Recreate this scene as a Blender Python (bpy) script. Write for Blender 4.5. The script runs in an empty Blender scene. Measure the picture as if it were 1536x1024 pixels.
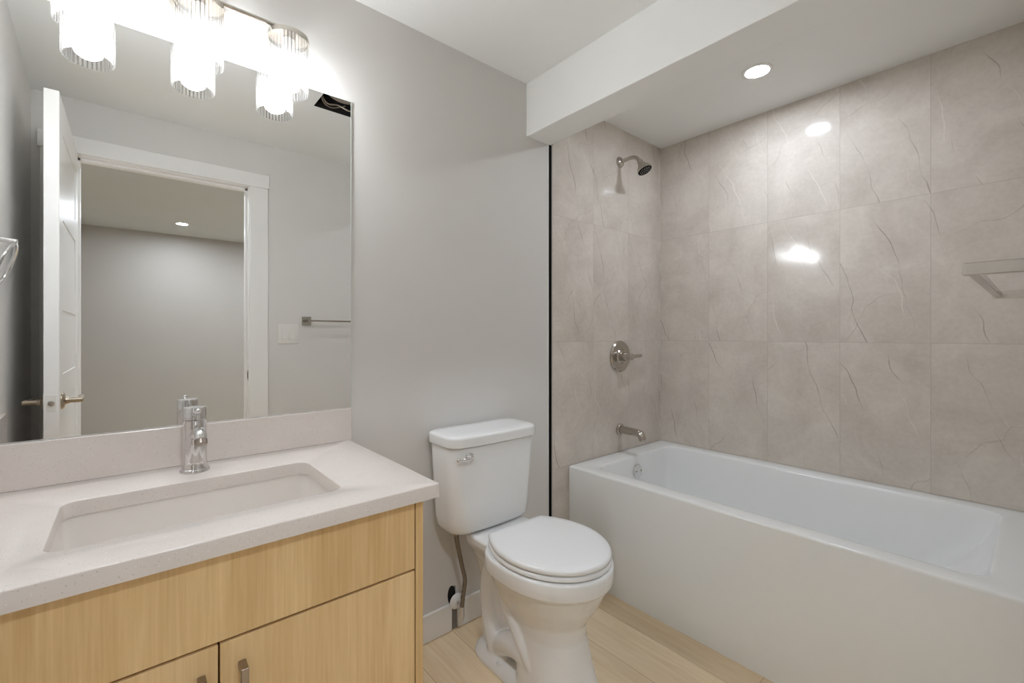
import bpy, bmesh, math, random
from mathutils import Vector, Matrix
random.seed(4)
PI = math.pi
S = bpy.context.scene
COL = S.collection

# ------------------------------------------------------------------ camera
cam_d = bpy.data.cameras.new('camera')
cam_d.sensor_fit = 'HORIZONTAL'
cam_d.sensor_width = 36.0
cam_d.lens = 672.85 / 1536 * 36.0
cam_d.shift_y = -10.15 / 1536
cam_d.clip_start = 0.005
cam = bpy.data.objects.new('camera', cam_d)
COL.objects.link(cam)
cam.location = (0.0, -1.5, 1.1585)
cam.rotation_euler = (PI / 2, 0, -math.radians(40.3826))
S.camera = cam

# ------------------------------------------------------------------ world, exposure
w = bpy.data.worlds.new('world')
w.use_nodes = True
w.node_tree.nodes['Background'].inputs[0].default_value = (0.9, 0.95, 1.0, 1)
w.node_tree.nodes['Background'].inputs[1].default_value = 0.02
S.world = w
S.view_settings.view_transform = 'Standard'
S.view_settings.look = 'None'
S.view_settings.gamma = 1.0
S.view_settings.use_curve_mapping = False
S.view_settings.exposure = 2.54
S.cycles.max_bounces = 14
S.cycles.diffuse_bounces = 8
S.cycles.glossy_bounces = 8
S.cycles.transparent_max_bounces = 24
S.cycles.sample_clamp_indirect = 4.0

BULB = 20.8        # radiance of the three vanity bulbs
DOWN = 45.5       # radiance of the tub downlight lens
HALL = 118.0       # radiance of the hall downlight lenses, the added ones included


# ------------------------------------------------------------------ materials
def rgb(r, g, b):
    f = lambda c: (c / 255 / 12.92) if c / 255 <= 0.04045 else ((c / 255 + 0.055) / 1.055) ** 2.4
    return (f(r), f(g), f(b), 1.0)


class NT:
    def __init__(s, name):
        s.m = bpy.data.materials.new(name)
        s.m.use_nodes = True
        s.t = s.m.node_tree
        s.p = s.t.nodes['Principled BSDF']
        s.out = s.t.nodes['Material Output']

    def n(s, typ, **kw):
        nd = s.t.nodes.new(typ)
        for k, v in kw.items():
            if k.startswith('i_'):
                key = k[2:]
                key = int(key) if key.isdigit() else key.replace('_', ' ')
                s.set(nd.inputs[key], v)
            else:
                setattr(nd, k, v)
        return nd

    def set(s, sock, v):
        if isinstance(v, bpy.types.NodeSocket):
            s.t.links.new(v, sock)
        else:
            sock.default_value = v

    def math(s, op, a, b=0.0, c=None, clamp=False):
        nd = s.t.nodes.new('ShaderNodeMath')
        nd.operation = op
        nd.use_clamp = clamp
        s.set(nd.inputs[0], a)
        s.set(nd.inputs[1], b)
        if c is not None:
            s.set(nd.inputs[2], c)
        return nd.outputs[0]

    def mix(s, f, a, b, blend='MIX'):
        nd = s.t.nodes.new('ShaderNodeMix')
        nd.data_type = 'RGBA'
        nd.blend_type = blend
        s.set(nd.inputs['Factor'], f)
        s.set(nd.inputs[6], a)
        s.set(nd.inputs[7], b)
        return nd.outputs[2]

    def ramp(s, f, stops):
        nd = s.t.nodes.new('ShaderNodeValToRGB')
        s.set(nd.inputs[0], f)
        cr = nd.color_ramp
        while len(cr.elements) < len(stops):
            cr.elements.new(0.5)
        for e, (p, c) in zip(cr.elements, stops):
            e.position = p
            e.color = c if len(c) == 4 else (*c, 1)
        return nd.outputs[0]

    def coord(s):
        return s.n('ShaderNodeTexCoord').outputs['Object']

    def sep(s, v):
        nd = s.n('ShaderNodeSeparateXYZ', i_0=v)
        return nd.outputs

    def comb(s, x, y, z):
        return s.n('ShaderNodeCombineXYZ', i_0=x, i_1=y, i_2=z).outputs[0]

    def noise(s, v, scale, detail=2.0, rough=0.5, dist=0.0):
        return s.n('ShaderNodeTexNoise', i_Vector=v, i_Scale=scale, i_Detail=detail, i_Roughness=rough,
                   i_Distortion=dist).outputs[0]

    def bump(s, h, strength, dist=0.001):
        b = s.n('ShaderNodeBump', i_Strength=strength, i_Distance=dist, i_Height=h)
        s.t.links.new(b.outputs[0], s.p.inputs['Normal'])

    def fin(s, color=None, rough=None, metal=None, spec=None, coat=None):
        if color is not None:
            s.set(s.p.inputs['Base Color'], color)
        if rough is not None:
            s.set(s.p.inputs['Roughness'], rough)
        if metal is not None:
            s.p.inputs['Metallic'].default_value = metal
        if spec is not None:
            s.p.inputs['Specular IOR Level'].default_value = spec
        if coat is not None:
            s.p.inputs['Coat Weight'].default_value = coat
            s.p.inputs['Coat Roughness'].default_value = 0.03
        return s.m


def mat_paint(name, c, rough=0.55, var=0.03, bump=0.12):
    t = NT(name)
    co = t.coord()
    n1 = t.noise(co, 3.0, 3)
    col = t.mix(n1, tuple(x * (1 - var) for x in c[:3]) + (1,), tuple(min(1, x * (1 + var)) for x in c[:3]) + (1,))
    t.bump(t.noise(co, 420.0, 2), bump, 0.0006)
    return t.fin(col, rough, spec=0.35)


def mat_plain(name, c, rough=0.4, metal=0.0, spec=0.5, coat=None, var=0.02, scale=30.0):
    t = NT(name)
    n1 = t.noise(t.coord(), scale, 2)
    col = t.mix(n1, tuple(x * (1 - var) for x in c[:3]) + (1,), tuple(min(1, x * (1 + var)) for x in c[:3]) + (1,))
    return t.fin(col, rough, metal, spec, coat)


def mat_emit(name, c, strength):
    t = NT(name)
    e = t.n('ShaderNodeEmission', i_Color=c, i_Strength=strength)
    t.t.links.new(e.outputs[0], t.out.inputs[0])
    return t.m


def mat_wood(name, light, dark, axis, scale=1.0, rough=0.45, seed=0.0):
    """straight grain running along `axis` (0, 1 or 2)"""
    t = NT(name)
    x, y, z = t.sep(t.coord())
    f = [42.0 * scale] * 3
    f[axis] = 1.3 * scale
    v = t.comb(t.math('MULTIPLY_ADD', x, f[0], seed), t.math('MULTIPLY', y, f[1]), t.math('MULTIPLY', z, f[2]))
    fine = t.noise(v, 3.4, 4, 0.65, 0.3)
    g = [9.0 * scale] * 3
    g[axis] = 0.55 * scale
    v2 = t.comb(t.math('MULTIPLY_ADD', x, g[0], seed * 3), t.math('MULTIPLY', y, g[1]), t.math('MULTIPLY', z, g[2]))
    broad = t.noise(v2, 1.2, 3, 0.5, 0.6)
    a = t.ramp(t.math('ADD', t.math('MULTIPLY', fine, 0.42), t.math('MULTIPLY', broad, 0.58)),
               [(0.34, dark), (0.66, light)])
    t.bump(fine, 0.08, 0.0006)
    return t.fin(a, rough, spec=0.35)


def mat_floor():
    t = NT('oak floor planks')
    x, y, z = t.sep(t.coord())
    W, L = 0.185, 1.22
    xi = t.math('ADD', x, 0.150)
    cx = t.math('FLOOR', t.math('DIVIDE', xi, W))
    fx = t.math('FRACT', t.math('DIVIDE', xi, W))
    rnd = t.n('ShaderNodeTexWhiteNoise', noise_dimensions='1D', i_W=cx).outputs[0]
    yy = t.math('ADD', t.math('DIVIDE', y, L), t.math('MULTIPLY', rnd, 7.3))
    cy = t.math('FLOOR', yy)
    fy = t.math('FRACT', yy)
    cell = t.n('ShaderNodeTexWhiteNoise', noise_dimensions='2D', i_Vector=t.comb(cx, cy, 0.0)).outputs[0]
    v = t.comb(t.math('MULTIPLY_ADD', x, 26.0, t.math('MULTIPLY', cell, 40.0)), t.math('MULTIPLY', y, 1.6), t.math('MULTIPLY', cell, 9.0))
    g = t.noise(v, 2.0, 5, 0.6, 0.9)
    col = t.ramp(g, [(0.3, rgb(232, 208, 172)), (0.7, rgb(247, 229, 199))])
    tint = t.ramp(cell, [(0.0, (0.86, 0.84, 0.82)), (1.0, (1.03, 1.03, 1.03))])
    col = t.mix(1.0, col, tint, 'MULTIPLY')
    gx = t.math('LESS_THAN', t.math('ABSOLUTE', t.math('SUBTRACT', fx, 0.5)), 0.494)
    gy = t.math('LESS_THAN', t.math('ABSOLUTE', t.math('SUBTRACT', fy, 0.5)), 0.499)
    joint = t.math('MULTIPLY', gx, gy)
    col = t.mix(joint, rgb(196, 171, 134), col)
    return t.fin(col, 0.42, spec=0.4)


def mat_tile(name, axis, flip):
    """grey beige marble-look tile 304 x 605 mm, stack bond, dark and white veins falling to the right"""
    t = NT(name)
    xyz = t.sep(t.coord())
    u = t.math('MULTIPLY', xyz[axis], -1.0 if flip else 1.0)
    if not flip:
        u = t.math('SUBTRACT', u, 2.431)
    z = xyz[2]
    TW, TH = 0.304, 0.604
    us = t.math('DIVIDE', u, TW)
    zs = t.math('DIVIDE', t.math('SUBTRACT', z, 0.520), TH)
    cu, cz = t.math('FLOOR', us), t.math('FLOOR', zs)
    fu, fz = t.math('FRACT', us), t.math('FRACT', zs)
    cell = t.n('ShaderNodeTexWhiteNoise', noise_dimensions='3D', i_Vector=t.comb(cu, cz, 2.7 if flip else 8.1)).outputs[0]
    # vein space: s runs along the veins, q across them
    q = t.math('ADD', t.math('MULTIPLY', u, 0.94), t.math('MULTIPLY', z, 0.34))
    s = t.math('SUBTRACT', t.math('MULTIPLY', u, 0.34), t.math('MULTIPLY', z, 0.94))
    off = t.math('MULTIPLY', cell, 31.0)

    def veins(k, ang, o, width, lo, hi, mscale, wob=0.55):
        """near-parallel wandering lines, k per metre, broken up by a mask"""
        ca, sa = math.cos(ang), math.sin(ang)
        q = t.math('ADD', t.math('MULTIPLY', u, ca), t.math('MULTIPLY', z, sa))
        s_ = t.math('SUBTRACT', t.math('MULTIPLY', u, sa), t.math('MULTIPLY', z, ca))
        big = t.noise(t.comb(t.math('MULTIPLY', q, 3.0), t.math('MULTIPLY', s_, 4.5), t.math('ADD', off, o)), 1.0, 2.2, 0.5)
        ph = t.math('ADD', t.math('MULTIPLY', q, k), t.math('MULTIPLY_ADD', big, wob, t.math('MULTIPLY', cell, 9.7)))
        d = t.math('ABSOLUTE', t.math('SUBTRACT', t.math('FRACT', ph), 0.5))
        mk = t.noise(t.comb(t.math('MULTIPLY', q, mscale), t.math('MULTIPLY', s_, mscale * 0.8), t.math('ADD', off, o + 5.3)), 1.0, 2.0, 0.5)
        mk = t.math('DIVIDE', t.math('SUBTRACT', mk, lo), hi - lo, clamp=True)
        wd = t.math('MULTIPLY_ADD', mk, width * k, width * k * 0.4)
        line = t.math('SUBTRACT', 1.0, t.math('DIVIDE', d, wd), clamp=True)
        return t.math('MULTIPLY', line, mk)
    dark = veins(6.0, 0.30, 0.0, 0.0020, 0.46, 0.64, 5.0, 0.7)
    white = veins(5.2, 0.36, 17.0, 0.0021, 0.47, 0.65, 5.2, 0.75)
    cross = veins(4.2, -0.75, 41.0, 0.0028, 0.44, 0.68, 5.0, 1.1)
    co = t.comb(u, z, off)
    blotch = t.noise(co, 4.2, 4, 0.6, 0.6)
    fine = t.noise(co, 60.0, 4, 0.65)
    col = t.ramp(t.math('ADD', t.math('MULTIPLY', blotch, 0.72), t.math('MULTIPLY', fine, 0.28)),
                 [(0.3, rgb(193, 184, 174)), (0.72, rgb(223, 216, 207))])
    col = t.mix(t.math('MULTIPLY', cross, 0.42), col, rgb(146, 135, 122))
    col = t.mix(t.math('MULTIPLY', dark, 0.75), col, rgb(122, 112, 102))
    col = t.mix(t.math('MULTIPLY', white, 0.70), col, rgb(232, 226, 216))
    gu = t.math('LESS_THAN', t.math('ABSOLUTE', t.math('SUBTRACT', fu, 0.5)), 0.4968)
    gz = t.math('LESS_THAN', t.math('ABSOLUTE', t.math('SUBTRACT', fz, 0.5)), 0.4984)
    g = t.math('MULTIPLY', gu, gz)
    col = t.mix(g, rgb(180, 172, 162), col)
    rough = t.math('MULTIPLY_ADD', g, -0.36, 0.45)
    # slight lippage between tiles and a faint waviness of the polish
    t.bump(t.math('ADD', t.math('MULTIPLY', g, 0.4), t.math('MULTIPLY', t.noise(co, 7.0, 1), 1.2)), 0.10, 0.002)
    return t.fin(col, rough, spec=0.5)


def mat_quartz():
    t = NT('white speckled quartz')
    co = t.coord()
    base = t.noise(co, 9.0, 3)
    col = t.mix(base, rgb(211, 202, 195), rgb(221, 213, 206))
    for sc, thr, c, f in ((230.0, 0.20, rgb(160, 150, 138), 0.5), (170.0, 0.17, rgb(244, 240, 235), 0.5), (120.0, 0.10, rgb(128, 118, 108), 0.6)):
        v = t.n('ShaderNodeTexVoronoi', i_Vector=co, i_Scale=sc)
        keep = t.math('GREATER_THAN', t.sep(v.outputs['Color'])[0], 0.72)
        d = t.math('LESS_THAN', v.outputs['Distance'], thr)
        col = t.mix(t.math('MULTIPLY', t.math('MULTIPLY', d, keep), f), col, c)
    return t.fin(col, 0.16, spec=0.5)


def mat_ribbed_glass():
    """thin clear ribbed glass: mostly see-through, ribs and rims darkened by shading painted into the tint"""
    t = NT('clear ribbed glass')
    lw = t.n('ShaderNodeLayerWeight', i_Blend=0.5)
    fc = lw.outputs['Facing']
    x, y, z = t.sep(t.coord())
    rib = t.math('MULTIPLY_ADD', t.math('COSINE', t.math('MULTIPLY', t.math('ARCTAN2', y, x), 34.0)), 0.5, 0.5)
    rib_shade = t.math('MAXIMUM', t.math('POWER', rib, 2.5), t.math('POWER', fc, 2.0))  # grey rib lines and dark rims painted as shading, glass is evenly clear
    tint = t.mix(rib_shade, (0.975, 0.972, 0.965, 1), (0.55, 0.535, 0.51, 1))
    tr = t.n('ShaderNodeBsdfTransparent', i_Color=tint)
    tl = t.n('ShaderNodeBsdfTranslucent', i_Color=t.mix(rib_shade, (0.95, 0.94, 0.92, 1), (0.40, 0.385, 0.36, 1)))
    gl = t.n('ShaderNodeBsdfGlossy', i_Color=(0.95, 0.95, 0.95, 1), i_Roughness=0.06)
    a = t.n('ShaderNodeMixShader', i_0=0.035, i_1=tr.outputs[0], i_2=tl.outputs[0])
    b = t.n('ShaderNodeMixShader', i_0=t.math('MULTIPLY_ADD', t.math('POWER', fc, 3.0), 0.03, 0.003), i_1=a.outputs[0], i_2=gl.outputs[0])
    t.t.links.new(b.outputs[0], t.out.inputs[0])
    return t.m


def mat_braid():
    t = NT('braided steel hose')
    x, y, z = t.sep(t.coord())
    wv = t.n('ShaderNodeTexWave', i_Vector=t.coord(), i_Scale=150.0, i_Distortion=1.5)
    col = t.mix(wv.outputs[0], rgb(92, 84, 74), rgb(170, 160, 146))
    return t.fin(col, 0.35, 0.8)


M = dict(
    wall=mat_paint('warm grey wall paint', rgb(216, 214, 211)),
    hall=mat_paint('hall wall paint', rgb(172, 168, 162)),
    ceil=mat_paint('white ceiling paint', rgb(240, 241, 239), 0.7),
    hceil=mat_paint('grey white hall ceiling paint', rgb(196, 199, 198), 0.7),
    beam=mat_paint('white beam paint', rgb(242, 243, 241), 0.6),
    trim=mat_paint('white satin trim paint', rgb(234, 233, 231), 0.35, 0.01, 0.04),
    door=mat_paint('white door paint', rgb(234, 233, 231), 0.30, 0.01, 0.04),
    floor=mat_floor(),
    tile_e=mat_tile('marble look tile east', 1, True),
    tile_n=mat_tile('marble look tile north', 0, False),
    black=mat_plain('black edge profile', rgb(8, 8, 8), 0.7, spec=0.1),
    dark=mat_plain('dark cavity', rgb(24, 20, 17), 0.8),
    grout=mat_plain('tile edge', rgb(178, 172, 164), 0.6),
    oak=mat_wood('natural oak veneer', rgb(230, 200, 150), rgb(199, 163, 110), 2),
    gap_shade=mat_plain('painted gap shade', rgb(58, 38, 18), 0.7, spec=0.1),  # dark brown paints the shade in the gaps between the vanity fronts
    quartz=mat_quartz(),
    porc=mat_plain('white glazed porcelain', rgb(232, 233, 233), 0.10, spec=0.55, var=0.005),
    sinkw=mat_plain('warm white sink china', rgb(226, 220, 213), 0.14, spec=0.5, var=0.005),
    plastic=mat_plain('white seat plastic', rgb(231, 232, 232), 0.16, spec=0.5, var=0.005),
    acrylic=mat_plain('white tub acrylic', rgb(238, 240, 240), 0.14, spec=0.5, var=0.005),
    switch=mat_plain('white switch plastic', rgb(226, 224, 220), 0.3, var=0.005),
    chrome=mat_plain('polished chrome', (0.74, 0.73, 0.73, 1), 0.05, 1.0, var=0.01),
    nickel=mat_plain('brushed nickel', (0.50, 0.465, 0.42, 1), 0.17, 1.0, var=0.03, scale=80),
    taupe=mat_plain('taupe nickel', (0.36, 0.305, 0.26, 1), 0.34, 1.0, var=0.03, scale=80),
    bronze=mat_plain('satin bronze nickel', (0.44, 0.37, 0.29, 1), 0.25, 1.0, var=0.03, scale=80),
    steel=mat_plain('galvanised steel', (0.30, 0.27, 0.24, 1), 0.5, 0.7, var=0.1),
    duct=mat_plain('foil duct', (0.42, 0.36, 0.30, 1), 0.4, 0.8, var=0.2),
    rubber=mat_plain('black nozzle rubber', rgb(10, 10, 10), 0.6, spec=0.15),
    nozzle=mat_plain('grey nozzle tip', rgb(190, 190, 188), 0.4),
    mirror=mat_plain('silvered mirror', (0.90, 0.905, 0.895, 1), 0.0, 1.0, var=0.0),
    medge=mat_plain('polished mirror edge', rgb(205, 212, 205), 0.15),
    glass=mat_ribbed_glass(),
    braid=mat_braid(),
    slot=mat_plain('bare grey wall strip', rgb(128, 125, 121), 0.8),
    bulb=mat_emit('warm white bulb', (0.925, 0.975, 1.05, 1), BULB),
    down=mat_emit('downlight lens', (0.89, 0.96, 1.07, 1), DOWN),
    hlens=mat_emit('hall downlight lens', (0.885, 0.96, 1.06, 1), HALL),
)


# ------------------------------------------------------------------ mesh builder
class MB:
    def __init__(s):
        s.b = bmesh.new()

    def box(s, x0, x1, y0, y1, z0, z1, bev=0.0, seg=2):
        x0, x1 = sorted((x0, x1)); y0, y1 = sorted((y0, y1)); z0, z1 = sorted((z0, z1))
        t = bmesh.new()
        v = [t.verts.new(p) for p in ((x0, y0, z0), (x1, y0, z0), (x1, y1, z0), (x0, y1, z0),
                                      (x0, y0, z1), (x1, y0, z1), (x1, y1, z1), (x0, y1, z1))]
        for f in ((0, 3, 2, 1), (4, 5, 6, 7), (0, 1, 5, 4), (1, 2, 6, 5), (2, 3, 7, 6), (3, 0, 4, 7)):
            t.faces.new([v[i] for i in f])
        if bev:
            bmesh.ops.bevel(t, geom=t.edges[:], offset=bev, segments=seg, profile=0.5, affect='EDGES')
        s._join(t)
        return s

    def _join(s, t, mtx=None):
        if mtx is not None:
            bmesh.ops.transform(t, matrix=mtx, verts=t.verts)
        bmesh.ops.recalc_face_normals(t, faces=t.faces)
        me = bpy.data.meshes.new('tmp')
        t.to_mesh(me)
        t.free()
        s.b.from_mesh(me)
        bpy.data.meshes.remove(me)

    def loft(s, loops, cap0=True, cap1=True, closed=False):
        t = bmesh.new()
        L = [[t.verts.new(p) for p in lp] for lp in loops]
        n = len(L[0])
        rng = range(len(L)) if closed else range(len(L) - 1)
        for i in rng:
            a, b = L[i], L[(i + 1) % len(L)]
            for j in range(n):
                k = (j + 1) % n
                try:
                    t.faces.new((a[j], a[k], b[k], b[j]))
                except ValueError:
                    pass
        if not closed:
            if cap0:
                t.faces.new(L[0][::-1])
            if cap1:
                t.faces.new(L[-1])
        s._join(t)
        return s

    def prism(s, poly, z0, z1):
        return s.loft([[(x, y, z0) for x, y in poly], [(x, y, z1) for x, y in poly]])

    def lathe(s, prof, origin=(0, 0, 0), axis=(0, 0, 1), n=40, cap=True, rib=None):
        """prof: list of (radius, height along axis)"""
        q = Vector((0, 0, 1)).rotation_difference(Vector(axis).normalized()).to_matrix().to_4x4()
        mt = Matrix.Translation(Vector(origin)) @ q
        loops = []
        for r, h in prof:
            lp = []
            for k in range(n):
                a = 2 * PI * k / n
                rr = max(r, 1e-5) * (1 + (rib(a) if rib else 0))
                lp.append(mt @ Vector((rr * math.cos(a), rr * math.sin(a), h)))
            loops.append(lp)
        return s.loft(loops, cap, cap)

    def cyl(s, a, b, r, n=24, r2=None, bev=0.0):
        a, b = Vector(a), Vector(b)
        h = (b - a).length
        r2 = r if r2 is None else r2
        if bev:
            prof = [(r - bev, 0), (r, bev), (r2, h - bev), (r2 - bev, h)]
        else:
            prof = [(r, 0), (r2, h)]
        return s.lathe(prof, a, b - a, n)

    def tube(s, pts, r, n=12, closed=False, sub=6):
        P = [Vector(p) for p in pts]
        m = len(P)
        C = []
        rng = range(m) if closed else range(m - 1)
        for i in rng:
            p0 = P[(i - 1) % m] if (closed or i > 0) else P[0]
            p1, p2 = P[i], P[(i + 1) % m]
            p3 = P[(i + 2) % m] if (closed or i + 2 < m) else P[-1]
            for k in range(sub):
                u = k / sub
                C.append(0.5 * ((2 * p1) + (p2 - p0) * u + (2 * p0 - 5 * p1 + 4 * p2 - p3) * u * u + (-p0 + 3 * p1 - 3 * p2 + p3) * u ** 3))
        if not closed:
            C.append(P[-1])
        loops = []
        N = len(C)
        up = None
        for i in range(N):
            if closed:
                d = C[(i + 1) % N] - C[(i - 1) % N]
            else:
                d = C[min(i + 1, N - 1)] - C[max(i - 1, 0)]
            d.normalize()
            if up is None:
                up = d.orthogonal().normalized()
            up = (up - d * up.dot(d)).normalized()
            sd = d.cross(up)
            loops.append([C[i] + up * (r * math.cos(2 * PI * k / n)) + sd * (r * math.sin(2 * PI * k / n)) for k in range(n)])
        return s.loft(loops, closed=closed)

    def sphere(s, c, r, sc=(1, 1, 1), n=20):
        t = bmesh.new()
        bmesh.ops.create_uvsphere(t, u_segments=n, v_segments=n // 2, radius=r)
        s._join(t, Matrix.Translation(Vector(c)) @ Matrix.Diagonal((*sc, 1)))
        return s


def rr(x0, x1, y0, y1, r, z, n=6):
    """rounded rectangle loop, counter-clockwise, 4*(n+1) points"""
    o = []
    for cx, cy, a0 in ((x1 - r, y1 - r, 0), (x0 + r, y1 - r, PI / 2), (x0 + r, y0 + r, PI), (x1 - r, y0 + r, 1.5 * PI)):
        for k in range(n + 1):
            a = a0 + PI / 2 * k / n
            o.append((cx + r * math.cos(a), cy + r * math.sin(a), z))
    return o


BASE = {}


def link(o, parent=None):
    COL.objects.link(o)
    if parent is not None:
        o.parent = parent
    return o


def tag(o, label=None, cat=None, group=None, kind=None):
    for k, v in (('label', label), ('category', cat), ('group', group), ('kind', kind)):
        if v:
            o[k] = v
    return o


def empty(name, loc, label=None, cat=None, group=None, kind=None, parent=None):
    o = bpy.data.objects.new(name, None)
    o.empty_display_size = 0.05
    pb = BASE[parent.name] if parent else Vector((0, 0, 0))
    o.location = Vector(loc) - pb
    link(o, parent)
    BASE[o.name] = Vector(loc)
    return tag(o, label, cat, group, kind)


def obj(name, mb, mat, parent=None, smooth=True, base=None, angle=35.0, label=None):
    """link what mb holds (world coordinates) as one mesh object"""
    b = mb.b
    org = BASE[parent.name] if parent else Vector(base if base else (0, 0, 0))
    bmesh.ops.translate(b, verts=b.verts, vec=-org)
    me = bpy.data.meshes.new(name)
    b.to_mesh(me)
    b.free()
    me.materials.append(mat)
    if smooth:
        for p in me.polygons:
            p.use_smooth = True
        try:
            me.set_sharp_from_angle(angle=math.radians(angle))
        except Exception:
            pass
    o = bpy.data.objects.new(name, me)
    if parent is None:
        o.location = org
    link(o, parent)
    BASE[o.name] = org
    if label:
        o['label'] = label
    return o


def struct(name, mb, mat, parent=None, base=None, smooth=False):
    o = obj(name, mb, mat, parent, smooth, base)
    if parent is None:
        o['kind'] = 'structure'
    return o


def copy_tree(o, parent=None):
    c = o.copy()
    COL.objects.link(c)
    if parent is not None:
        c.parent = parent
    for ch in list(o.children):
        copy_tree(ch, c)
    return c


# ------------------------------------------------------------------ room shell
CH = 2.290                       # ceiling height
XE = 2.463                       # painted east wall plane behind the tile
YS = -1.510                      # south (door) wall plane
wx = lambda y: -0.288 + 0.0404 * y      # west wall runs slightly out of square
DX0, DX1, DH = -0.198, 0.527, 2.022     # door opening
HY = -4.85                       # far wall of the hall

struct('floor', MB().box(-2.1, 2.7, HY - 0.1, 0.1, -0.10, 0.0), M['floor'])

c = MB()
VX0, VX1, VY0, VY1 = 0.690, 0.940, -0.836, -0.586     # open hole of the missing fan grille
YC = YS - 0.06
c.box(-0.5, VX0, YC, 0.1, CH, CH + 0.02)
c.box(VX1, 2.7, YC, 0.1, CH, CH + 0.02)
c.box(VX0, VX1, YC, VY0, CH, CH + 0.02)
c.box(VX0, VX1, VY1, 0.1, CH, CH + 0.02)
struct('ceiling', c, M['ceil'])
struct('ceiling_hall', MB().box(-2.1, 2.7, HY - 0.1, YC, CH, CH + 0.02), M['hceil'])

NZ = (0.930, 0.974, 0.085, 0.166)      # hole cut in the plaster for the water pipe
nw = MB()
nw.box(-0.45, 2.60, 0.0, 0.10, 0.166, CH)
nw.box(-0.45, 0.958, 0.0, 0.10, 0.0, 0.166)
nw.box(0.982, 2.60, 0.0, 0.10, 0.0, 0.166)
nw.box(0.958, 0.982, 0.05, 0.10, 0.0, 0.166)
struct('wall_north', nw, M['wall'])
struct('wall_east', MB().box(XE + 0.008, 2.60, HY, 0.0, 0.0, CH), M['wall'])
ww = MB().prism([(wx(0.0), 0.0), (wx(YS - 0.0), YS), (-0.47, YS), (-0.47, 0.0)], 0.0, CH)
struct('wall_west', ww, M['wall'])
sw = MB()
sw.box(-0.47, DX0 - 0.018, YS - 0.12, YS, 0.0, CH)
sw.box(DX1 + 0.018, XE + 0.008, YS - 0.12, YS, 0.0, CH)
sw.box(DX0 - 0.018, DX1 + 0.018, YS - 0.12, YS, DH + 0.018, CH)
sw.box(-2.0, -0.47, YS - 0.12, YS, 0.0, CH)
struct('wall_south', sw, M['wall'])
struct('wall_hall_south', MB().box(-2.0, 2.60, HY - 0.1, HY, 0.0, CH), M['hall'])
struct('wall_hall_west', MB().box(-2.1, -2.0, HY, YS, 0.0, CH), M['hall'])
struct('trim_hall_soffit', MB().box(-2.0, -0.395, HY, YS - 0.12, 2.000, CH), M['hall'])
struct('baseboard_hall_south', MB().box(-2.0, XE, HY, HY + 0.013, 0.0, 0.105), M['trim'])

# dropped beam in front of the tub
struct('trim_beam', MB().box(1.360, 1.508, YS, 0.0, 2.052, CH, 0.002, 1), M['beam'])

# tile cladding round the tub
struct('wall_tile_north', MB().box(1.524, XE - 0.004, -0.006, 0.0, 0.0, CH), M['tile_n'])
struct('wall_tile_east', MB().box(XE - 0.004, XE + 0.008, YS, 0.0, 0.0, CH), M['tile_e'])
struct('wall_tile_south', MB().box(1.520, XE - 0.004, YS, YS + 0.006, 0.0, CH), M['tile_n'])
struct('trim_tile_edge', MB().box(1.517, 1.524, -0.006, 0.0, 0.0, 2.052), M['grout'])
struct('trim_black_strip', MB().box(1.501, 1.517, -0.0055, 0.0, 0.0, 2.052), M['black'])
struct('trim_wall_edge', MB().box(1.495, 1.501, -0.003, 0.0, 0.0, 2.052), M['trim'])

# baseboards (a slot is cut out for the water pipe)
bb = MB()
bb.box(0.522, 0.958, -0.013, 0.0, 0.002, 0.106, 0.002, 1)
bb.box(0.986, 1.494, -0.013, 0.0, 0.002, 0.106, 0.002, 1)
struct('baseboard_north', bb, M['trim'])
struct('trim_pipe_slot', MB().box(0.958, 0.986, -0.0035, 0.0, 0.0, 0.104), M['slot'])
hole = []
for k in range(20):
    a = 2 * PI * k / 20
    hole.append((0.962 + 0.017 * math.cos(a), 0.135 + 0.036 * math.sin(a)))
hm = MB().loft([[(x, -0.0015, z) for x, z in hole], [(x, 0.0, z) for x, z in hole]])
struct('trim_wall_hole', hm, M['dark'])
bs = MB()
bs.box(0.640, 1.625, YS, YS + 0.013, 0.002, 0.106, 0.002, 1)
struct('baseboard_south', bs, M['trim'])

# ------------------------------------------------------------------ door and its frame
fr = empty('trim_door_frame', (0.16, YS, 0), kind='structure')
cs = MB()
cs.box(DX1 + 0.005, DX1 + 0.099, YS, YS + 0.016, 0.0, DH + 0.005, 0.002, 1)
cs.box(DX0 - 0.122, DX0 - 0.028, YS, YS + 0.016, 0.0, DH + 0.005, 0.002, 1)
obj('casing_leg', cs, M['trim'], fr, False)
obj('casing_head', MB().box(DX0 - 0.130, DX1 + 0.106, YS, YS + 0.021, DH + 0.005, DH + 0.084, 0.002, 1), M['trim'], fr, False)
jm = MB()
jm.box(DX1, DX1 + 0.018, YS - 0.12, YS, 0.0, DH)
jm.box(DX0 - 0.018, DX0, YS - 0.12, YS, 0.0, DH)
jm.box(DX0 - 0.018, DX1 + 0.018, YS - 0.12, YS, DH, DH + 0.018)
jm.box(DX1 - 0.011, DX1, YS - 0.075, YS - 0.040, 0.0, DH)
jm.box(DX0, DX0 + 0.011, YS - 0.075, YS - 0.040, 0.0, DH)
jm.box(DX0, DX1, YS - 0.075, YS - 0.040, DH - 0.011, DH)
obj('jamb', jm, M['trim'], fr, False)
sp = MB().box(DX1 - 0.0015, DX1 + 0.001, YS - 0.034, YS - 0.004, 0.890, 0.950, 0.0005, 1)
st = obj('strike_plate', sp, M['nickel'], fr, False, label='nickel strike plate in the white jamb')
obj('latch_hole', MB().box(DX1 - 0.0020, DX1 - 0.001, YS - 0.025, YS - 0.012, 0.903, 0.937), M['dark'], st, False)

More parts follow.
